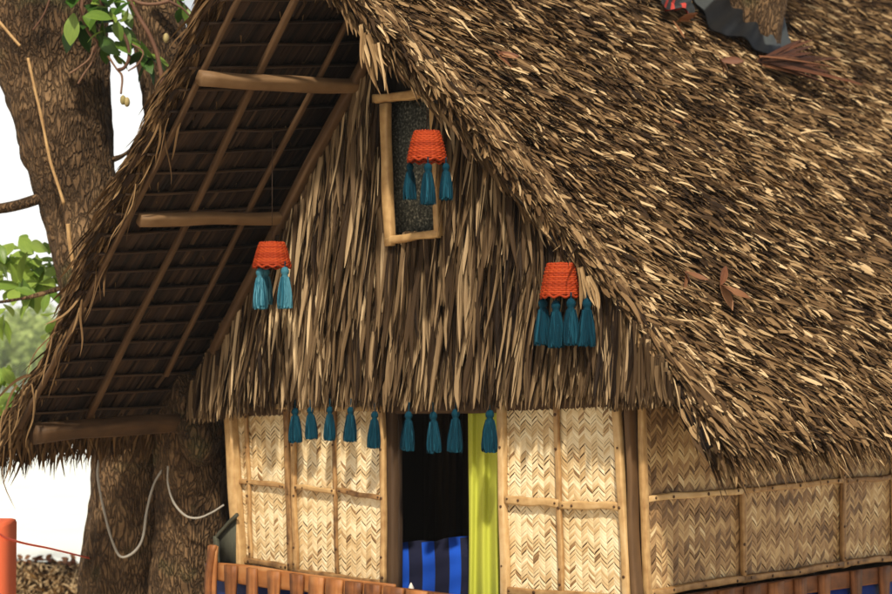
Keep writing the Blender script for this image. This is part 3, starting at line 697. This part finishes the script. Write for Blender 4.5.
# ------------------------------------------------------------------ the big tree on the left
tree = thing('big_tree', 'huge rough barked tree with twin trunks growing against the left of the hut', 'tree', at(150, 594, 15.5) * np.array([1, 1, 0]))
px = lambda r, d: r * d / F
mb = MB()
g0 = at(135, 594, 15.6)
main = [(130, 800, 15.7, 72), (128, 690, 15.7, 56), (127, 594, 15.65, 45), (131, 500, 15.6, 41), (131, 430, 15.6, 39), (110, 345, 15.6, 39), (92, 270, 15.6, 38), (77, 200, 15.7, 39), (66, 130, 15.7, 46), (58, 70, 15.8, 54), (48, 10, 15.8, 60), (30, -70, 15.9, 52), (5, -170, 16, 44), (-20, -300, 16.2, 34)]
tube(mb, [at(x, y, d) for x, y, d, r in main], [px(r, d) for x, y, d, r in main], 72, 190, bark=1.)
sec = [(190, 820, 15.5, 60), (188, 700, 15.4, 50), (188, 594, 15.3, 42), (193, 510, 15.2, 38), (195, 450, 15.1, 35), (192, 395, 15.05, 30), (186, 330, 15.35, 28), (180, 200, 15.7, 27), (172, 100, 15.9, 24), (158, 20, 16, 24), (150, -60, 16.1, 25), (140, -200, 16.4, 20)]
tube(mb, [at(x, y, d) for x, y, d, r in sec], [px(r, d) for x, y, d, r in sec], 56, 150, bark=1.)
tr_ = mb.build('trunk', M['bark'], tree, True)
mb = MB()     # burl and its scar
c = at(200, 434, 14.64)
th = np.linspace(0, np.pi, 20); pp = np.stack([np.sin(th) * .18, -np.cos(th) * .29], -1)
lathe(mb, c, pp, 28, rip=lambda t, z: 1 + .18 * np.sin(t * 2 + z * 5) + .10 * np.sin(t * 5 + z * 13) + .05 * np.sin(t * 9 - z * 21))
c2 = at(184, 404, 14.72)
lathe(mb, c2, pp * np.array([.8, 1.0]), 24, rip=lambda t, z: 1 + .2 * np.sin(t * 3 + z * 6) + .1 * np.sin(t * 7 + z * 15))
mb.build('burl', M['bark'], tr_, True)
# limbs above the frame carrying the crown
tips = []
for (x, y, d, r), dirs in (((30, -70, 15.9, 30), ((-1.8, -.5, 2.4), (-.6, 1.5, 2.6), (.8, -.8, 2.2))), ((150, -60, 16.1, 22), ((1.2, 1, 2.6), (-.4, -.9, 2.8), (.6, 2, 2))), ((5, -170, 16, 28), ((-2.2, .6, 1.8), (-.8, 1.4, 3)))):
    p = at(x, y, d)
    for dx, dy, dz in dirs:
        q = p + np.array([dx, dy, dz]) * 1.3; m_ = p + np.array([dx, dy, dz]) * .6 + rng.normal(0, .15, 3)
        mb = MB(); tube(mb, [p, m_, q], [px(r, d), px(r, d) * .6, .05], 12, 14, rough=.02); tips.append(q); mb.build('limb', M['bark'], tree, True)
for pts, r in ((((-20, 212), (14, 206), (45, 196), (75, 180)), (.045, .05, .055, .09)), (((-6, 303), (20, 299), (45, 293), (72, 284)), (.012, .016, .022, .03)), (((112, 160), (122, 156), (132, 148), (142, 138)), (.03, .022, .016, .01)), (((111, 180), (122, 180), (132, 176), (140, 170)), (.04, .03, .02, .012)), (((150, -20), (168, -4), (184, 8), (196, 22)), (.05, .045, .035, .03)), (((208, -30), (200, -8), (196, 20), (190, 40)), (.05, .04, .035, .03))):
    mb = MB(); tube(mb, [at(x, y, 15.5) for x, y in pts], r, 8, 16, rough=.006); mb.build('limb', M['bark'], tree, True)
# leaves: clusters that hang into the view, then the crown overhead
LF = [.12, .5, .8, .97, 1, .85, .5, .06]
def leaf_cluster(mb, centre, n, spread, size, tone, dirv=None):
    P = centre + rng.normal(0, 1, (n, 3)) * spread
    T = rng.normal(0, .6, (n, 3)) + (P - centre) * 1.5 + np.array([0, 0, -.35])
    if dirv is not None: T = T + dirv
    L = U(.7, 1.15, n) * size
    blades(mb, P, T, Z * 1. + rng.normal(0, .45, (n, 3)) + np.array([0, -.6, 0]), L, L * U(.42, .55, n), LF, curl=-U(.05, .35, n), fold=U(.05, .45, n), tone=np.clip(tone + rng.normal(0, .22, n), 0, 1))
mb = MB()
for x, y, d, n, sp, sz, tn in ((8, 272, 16.2, 8, .11, .26, .65), (30, 268, 16.4, 9, .14, .25, .7), (50, 262, 16.3, 8, .10, .24, .6), (18, 284, 16, 4, .07, .28, .6), (48, 290, 16.1, 5, .08, .26, .55), (3, 316, 16, 3, .05, .28, .55), (58, 318, 16, 3, .05, .33, .4), (38, 275, 16.6, 8, .12, .22, .75), (0, 255, 16.5, 6, .10, .2, .7), (28, 274, 16.9, 5, .08, .24, .7),
                            (6, 375, 16.8, 5, .06, .26, .65), (12, 392, 16.6, 4, .05, .28, .45), (8, 408, 16.7, 3, .05, .24, .5), (40, 268, 16.5, 5, .05, .2, .85),
                            (82, 12, 15.0, 5, .07, .26, .3), (100, 8, 14.9, 6, .07, .27, .55), (108, 22, 14.9, 4, .05, .26, .6), (95, 35, 15.1, 3, .04, .26, .2), (118, 40, 15.1, 3, .05, .24, .55), (146, 55, 15.2, 3, .04, .34, .3), (122, 28, 15.3, 4, .05, .2, .8), (190, 5, 15.3, 4, .05, .2, .6), (150, 62, 15.1, 2, .02, .3, .35), (76, 25, 15.0, 2, .03, .3, .2), (116, 58, 15.3, 3, .04, .16, .75), (118, 194, 15.4, 2, .02, .14, .8), (130, 2, 15.2, 4, .06, .22, .7)):
    leaf_cluster(mb, at(x, y, d), int(n * (1.8 if x < 65 else 1.6)), sp * (1.0 if x < 65 else 1), sz, tn + (.38 if x < 65 else .05))  # backlit brightness of the left clusters put into their tone
for q in tips:
    for k in range(12):
        leaf_cluster(mb, q + rng.normal(0, 1, 3) * np.array([1.0, 1.0, .6]) + np.array([-.3, 1.8, .7]), 14, .22, .24, .5)
mb.build('crown', M['leaf'], tree)
for pts, r in ((((83, -6), (82, 15), (90, 34), (97, 42), (94, 52)), .022), (((98, -8), (106, 12), (118, 26), (127, 42), (129, 58), (124, 68), (118, 70)), .024), (((126, -6), (137, 14), (150, 36), (158, 58), (164, 92)), .028), (((128, -4), (140, 3), (156, 4), (169, 1)), .022), (((51, -5), (44, 14), (33, 30)), .012), (((94, 46), (90, 58), (78, 68), (69, 74)), .012), (((98, 46), (92, 62), (84, 74), (78, 84)), .011), (((108, 56), (116, 68), (122, 76), (121, 94)), .014), (((132, 44), (143, 52), (138, 64), (128, 71)), .012), (((169, 1), (182, 8), (190, 16)), .016)):
    mb = MB(); P = [at(x, y, 14.95) for x, y in pts]
    tube(mb, P, r * .72, 8, 30, rough=.004, tone=U(.3, .8)); mb.build('aerial_root', M['vine'], tree, True)
for x, y, a in ((123, 100, .3), (127, 102, -.4), (166, 38, .1)):
    mb = MB(); c = at(x, y, 14.93); k = np.linspace(0, np.pi, 10)
    lathe(mb, c, np.stack([np.sin(k) * .027 + 1e-4, -np.cos(k) * .045 + 0 * k], -1), 10, U(.2, .9), rip=lambda t, z: 1 + .12 * np.sin(t * 3))
    mb.build('seed_pod', M['pod'], tree, True)
# cables and a loose stem against the bark
for pts, r, lab, d, nm in ((((98, 460), (98, 478), (105, 515), (113, 543), (121, 557), (133, 553), (142, 540), (147, 510), (154, 484), (162, 471), (170, 466)), .012, 'pale grey cable sagging in a deep loop across the lower main trunk', 14.85, 'cable'),
                           (((168, 466), (168, 484), (174, 503), (186, 516), (198, 518), (211, 513), (224, 505)), .009, 'thin grey cable drooping from the trunk fork to the hut post', 14.62, 'cable'),
                           (((28, 58), (35, 90), (42, 120), (50, 160), (58, 185), (64, 204)), .014, 'long thin pale stem clinging to the upper main trunk', 14.98, 'vine'),
                           (((-4, 18), (8, 32), (20, 46)), .014, 'short pale stem across the top left of the trunk', 14.72, 'vine'),
                           (((68, 224), (70, 245), (74, 268), (78, 290)), .02, 'short straight pale stem on the trunk below its bend', 15.0, 'vine'),
                           (((96, 468), (96, 490), (97, 508)), .009, 'short dark wire hanging down the left edge of the lower trunk', 14.9, 'wire')):
    mb = MB(); tube(mb, [at(x, y, d) for x, y in pts], r, 8, 60, tone=.5, rough=.003)
    tag(mb.build(nm if nm != 'vine' else 'climbing_stem', M['cable'] if nm == 'cable' else (M['dark_wood'] if nm == 'wire' else M['batten']), None, True), lab, nm if nm != 'vine' else 'stem')

# ------------------------------------------------------------------ limb and cloths on the roof top
rp = lambda x, y, d=0.: hit(x, y, W(2.04, 0, 6.9), NRR) + NRR * d
RP = rp(745, 26)
lt = thing('tree_limb', 'thick bare tree trunk rising through the thatch at the top of the roof', 'tree', [RP[0], RP[1], 0])
mb = MB()
tube(mb, [np.array([RP[0] - .3, RP[1] + .5, -.2]), np.array([RP[0] - .2, RP[1] + .35, 4]), RP + np.array([-.05, .15, -.3]), RP + np.array([.03, .1, .25]), RP + np.array([.12, .1, .8]), RP + np.array([.3, .1, 1.8]), RP + np.array([.5, .1, 3.2])], [.5, .48, .43, .43, .48, .50, .44], 44, 120, bark=.8)
mb.build('trunk', M['bark'], lt, True)
mb = MB()
for k in range(60): leaf_cluster(mb, RP + np.array([.5, .1, 4.2]) + rng.normal(0, 1, 3) * np.array([1.2, 1.2, .7]), 12, .2, .25, .5)
mb.build('crown', M['leaf'], lt)
# tarpaulin skirted round it
mb = MB()
outline = [(684, -30), (692, 4), (703, 22), (712, 37), (735, 40), (752, 52), (770, 61), (786, 54), (783, 36), (776, 12), (790, -20)]
inner = [(704, -30), (712, -4), (722, 8), (731, 20), (742, 30), (752, 36), (762, 36), (769, 28), (771, 14), (770, 4), (776, -20)]
oo, _ = resample(np.array([[*o_, 0] for o_ in outline], float), 60); ii, _ = resample(np.array([[*o_, 0] for o_ in inner], float), 60)
rows = []
for q in range(12):
    f = q / 11
    rows.append([rp(ii[k, 0] + (oo[k, 0] - ii[k, 0]) * f, ii[k, 1] + (oo[k, 1] - ii[k, 1]) * f, .06 + .12 * (1 - f) ** 1.3 + .03 * math.sin(k * .9 + f * 3) * (1 - f * .4)) for k in range(60)])
tn = np.array([[.15 if (k < 33 and not 6 < k < 13) or (33 <= k < 38 and q > 7) or k > 50 else .72 for k in range(60)] for q in range(12)])
grid(mb, np.array(rows), tn)
R2 = np.array(rows); grid(mb, R2 - NRR * .01, .2)
tag(mb.build('tarpaulin', M['tarp'], None, True), 'black and grey tarpaulin wrapped round the trunk on the roof', 'tarpaulin')
mb = MB()
rows = [[rp(650 + 36 * a + 8 * b, 2 + 14 * a + 13 * b, .10 + .04 * math.sin(a * 9 + b * 4) + .03 * math.sin(b * 8)) for a in np.linspace(0, 1, 25)] for b in np.linspace(-.8, 1, 16)]
mi = 0
G_ = np.array(rows)
for i in range(24):
    grid(mb, G_[:, i:i + 2], .5, None, mi=1 if i in (4, 5, 9, 10, 14, 15) else 0)
tag(mb.build('striped_rag', [M['tarp'], M['red_cloth']], None, True), 'crumpled black rag with red stripes lying left of the roof tarpaulin', 'rag')
mb = MB()
n = 16; an = np.linspace(-.35, .22, n) + rng.normal(0, .05, n)
base = rp(757, 66, .06)
T = (DR * np.cos(an)[:, None] + DNR * np.sin(an)[:, None]) + NRR * .10
blades(mb, np.repeat(base[None], n, 0) + rng.normal(0, .02, (n, 3)), T, NRR + rng.normal(0, .3, (n, 3)), U(.8, 1.7, n), U(.04, .08, n), STRIP, lift=.02, curl=-U(0, .06, n), fold=.5, tone=U(.0, .65, n))
tag(mb.build('palm_frond', M['dry_leaf']), 'dry red brown palm fan lying below the tarpaulin on the roof', 'palm leaf')
for x, y, l, k, lab in ((712, 66, .40, 3, 'small upright red brown leaf just left of the palm fan'), (488, 60, .30, 4, 'curled orange brown leaf scraps high on the thatch near the gable top'), (712, 292, .34, 5, 'bright orange brown dead leaf in the middle of the right thatch slope'), (676, 280, .25, 3, 'pale orange leaf scrap left of the bright dead leaf on the thatch'), (670, 28, .35, 3, 'tan dead leaf resting under the red striped rag'), (668, 126, .25, 1, 'narrow red brown leaf stuck in the upper thatch slope')):
    mb = MB(); p = rp(x, y, .09)
    blades(mb, p + rng.normal(0, .015, (k, 3)), nrm(DR * U(-.3, .8) + DNR * .8 + rng.normal(0, .5, (k, 3))), NRR + rng.normal(0, .4, (k, 3)), .7 * l * U(.7, 1.1, k), l * .2, LF, curl=U(-.3, .3, k), fold=.4, lift=.08, tone=U(.45, 1, k))
    tag(mb.build('dead_leaf', M['dry_leaf']), lab, 'dead leaf', 'dead leaves on the thatch')

# ------------------------------------------------------------------ lower left corner
c = at(-45, 526, 11.0); w_ = .54
mb = MB()
b0 = np.array([c[0], c[1] + .27, 0])
prof = [(.27, 0), (.27, c[2] - .03), (.262, c[2] - .008), (.24, c[2]), (0.01, c[2] + .004)]
sq = np.array([[-1, -1], [1, -1], [1, 1], [-1, 1]])
P = np.array([[[b0[0] + s_[0] * r, b0[1] + s_[1] * r, z] for s_ in sq] for r, z in prof])
UVg = np.stack(np.meshgrid(np.arange(4) * .5, [p_[1] for p_ in prof]), -1)
grid(mb, P, .5, UVg, closed=True)
tag(mb.build('pillar', M['orange_paint']), 'orange red painted pillar at the lower left edge', 'pillar')
mb = MB(); tube(mb, [at(-12, 525, 10.98) + np.array([0, -.02, .0]), at(6, 538, 11.2), at(52, 549, 13.2), at(91, 558.5, 15.5)], .008, 6, 40)
tag(mb.build('rope', M['red_rope']), 'thin red line stretched from the orange pillar to the tree trunk', 'rope')
# neighbouring lower hut
nb = thing('low_hut', 'low thatched roof of another hut beyond the tree at the lower left', 'hut', at(50, 600, 21) * np.array([1, 1, 0]))
cr_ = at(40, 553, 23.5); zt_ = cr_[2]
mb = MB()
xs = np.linspace(-8.5, -1.5, 2)
ridge = lambda x: np.array([x, 23.5 + .0 * x, zt_ + .04 * (x - cr_[0]) * -1 - .12])
e0 = np.array([0, -3.2, -1.0]); e1 = np.array([0, 3.2, -1.0])
slab(mb, [ridge(-9) + e0, ridge(-2) + e0, ridge(-2), ridge(-9)], Z, .1, .1); slab(mb, [ridge(-9), ridge(-2), ridge(-2) + e1, ridge(-9) + e1], Z, .1, .1)
rr_ = mb.build('roof', M['under_thatch'], nb)
mb = MB(); n = 14000
t = U(0, 1, n); P = np.array([ridge(x) for x in U(-9, -2, n)]) + e0 * t[:, None]
T = nrm(e0 + np.array([.9, 0, 0])); nn = np.array([0, -.3, .95])
blades(mb, P, T + rng.normal(0, .25, (n, 3)), nn + rng.normal(0, .4, (n, 3)), U(.35, .8, n), U(.025, .055, n), LEAFY, lift=U(.05, .25, n), curl=-.1, tone=np.clip(rng.normal(.9, .2, n), 0, 1))
mb.build('thatch', M['roof_thatch'], rr_)
mb = MB(); n = 260
P = np.array([ridge(x) for x in U(-9, -2, n)]) + np.array([0, -.1, .03])
blades(mb, P, rng.normal(0, 1, (n, 3)) * np.array([1, 1, .5]), Z + rng.normal(0, .5, (n, 3)), U(.1, .22, n), U(.06, .1, n), LF, curl=U(-.5, .3, n), fold=.4, tone=U(.3, 1, n))
tag(mb.build('leaf_litter', M['dry_leaf']), 'scatter of orange brown dead leaves along the low roof ridge', 'leaves', kind='stuff')
mb = MB()
for x in (-8.6, -2.4):
    for y in (21, 26): bar(mb, [x, y, -.1], [x, y, zt_ - .8], .14, .14, np.array([0, -1., 0]))
mb.build('post', M['pole'], nb)

# ------------------------------------------------------------------ humid air over the lagoon
mb = MB(); a0, a1 = np.array([-902., -202, -1.5]), np.array([902., 1502, 34])
V = np.array([[x, y, z] for z in (a0[2], a1[2]) for x, y in ((a0[0], a0[1]), (a1[0], a0[1]), (a1[0], a1[1]), (a0[0], a1[1]))])
mb.add(V, [[3, 2, 1, 0], [4, 5, 6, 7], [0, 1, 5, 4], [1, 2, 6, 5], [2, 3, 7, 6], [3, 0, 4, 7]])
hm = bpy.data.materials.new('humid haze'); hm.use_nodes = True; hn = hm.node_tree
hn.nodes.remove(hn.nodes['Principled BSDF'])
pv = hn.nodes.new('ShaderNodeVolumePrincipled'); pv.inputs['Color'].default_value = (.95, .96, .95, 1); pv.inputs['Density'].default_value = .0005
hn.links.new(pv.outputs[0], hn.nodes['Material Output'].inputs['Volume'])
tag(mb.build('haze', hm), kind='stuff')

# ------------------------------------------------------------------ light, sky, camera
SUN_EL, sx, sy = math.radians(48), .03, -1.0
az = math.atan2(sx, sy)                     # from +Y, clockwise
w = bpy.data.worlds.new('World'); SC.world = w; w.use_nodes = True
nt = w.node_tree; bg = nt.nodes['Background']
sk = nt.nodes.new('ShaderNodeTexSky'); sk.sky_type = 'NISHITA'; sk.sun_disc = False
sk.sun_elevation = SUN_EL; sk.sun_rotation = az; sk.air_density = 1.0; sk.dust_density = 4.0; sk.ozone_density = .6
tcw = nt.nodes.new('ShaderNodeTexCoord'); sp = nt.nodes.new('ShaderNodeSeparateXYZ'); nt.links.new(tcw.outputs['Generated'], sp.inputs[0])
nzw = nt.nodes.new('ShaderNodeTexNoise'); nzw.inputs['Scale'].default_value = 3; nzw.inputs['Detail'].default_value = 6; nt.links.new(tcw.outputs['Generated'], nzw.inputs['Vector'])
adw = nt.nodes.new('ShaderNodeMath'); adw.operation = 'MULTIPLY_ADD'; nt.links.new(nzw.outputs[0], adw.inputs[0]); adw.inputs[1].default_value = -.35; nt.links.new(sp.outputs[2], adw.inputs[2])
mpw = nt.nodes.new('ShaderNodeMapRange'); mpw.interpolation_type = 'SMOOTHSTEP'; nt.links.new(adw.outputs[0], mpw.inputs[0])
for k_, v_ in ((1, -.08), (2, .17), (3, 1), (4, 0)): mpw.inputs[k_].default_value = v_
mxw = nt.nodes.new('ShaderNodeMix'); mxw.data_type = 'RGBA'; nt.links.new(mpw.outputs[0], mxw.inputs[0]); nt.links.new(sk.outputs[0], mxw.inputs[6]); mxw.inputs[7].default_value = (20, 20, 19.4, 1)   # bright cloud bank round the horizon
nt.links.new(mxw.outputs[2], bg.inputs[0]); bg.inputs[1].default_value = .055
sl = bpy.data.lights.new('sun', 'SUN'); sl.energy = 4.0; sl.angle = math.radians(2.5); sl.color = (1, .90, .76)
so = bpy.data.objects.new('sun', sl); COL.objects.link(so)
sdir = Vector((math.sin(az) * math.cos(SUN_EL), math.cos(az) * math.cos(SUN_EL), math.sin(SUN_EL)))
so.rotation_euler = sdir.to_track_quat('Z', 'Y').to_euler(); so.location = (0, -20, 30)
cd = bpy.data.cameras.new('camera'); cd.sensor_width = 36; cd.lens = F * 36 / 892; cd.clip_end = 3000; cd.clip_start = .1
cd.dof.use_dof = True; cd.dof.focus_distance = 11.9; cd.dof.aperture_fstop = 1.8
co = bpy.data.objects.new('camera', cd); COL.objects.link(co); co.location = (0, 0, CAMZ); co.rotation_euler = (math.radians(90) + PITCH, 0, 0)
SC.camera = co
SC.view_settings.view_transform = 'Standard'; SC.view_settings.look = 'None'; SC.view_settings.gamma = 1; SC.view_settings.use_curve_mapping = False
SC.view_settings.exposure = 0.3
SC.cycles.use_denoising = True
SC.cycles.max_bounces = 6; SC.cycles.diffuse_bounces = 4; SC.cycles.transparent_max_bounces = 4
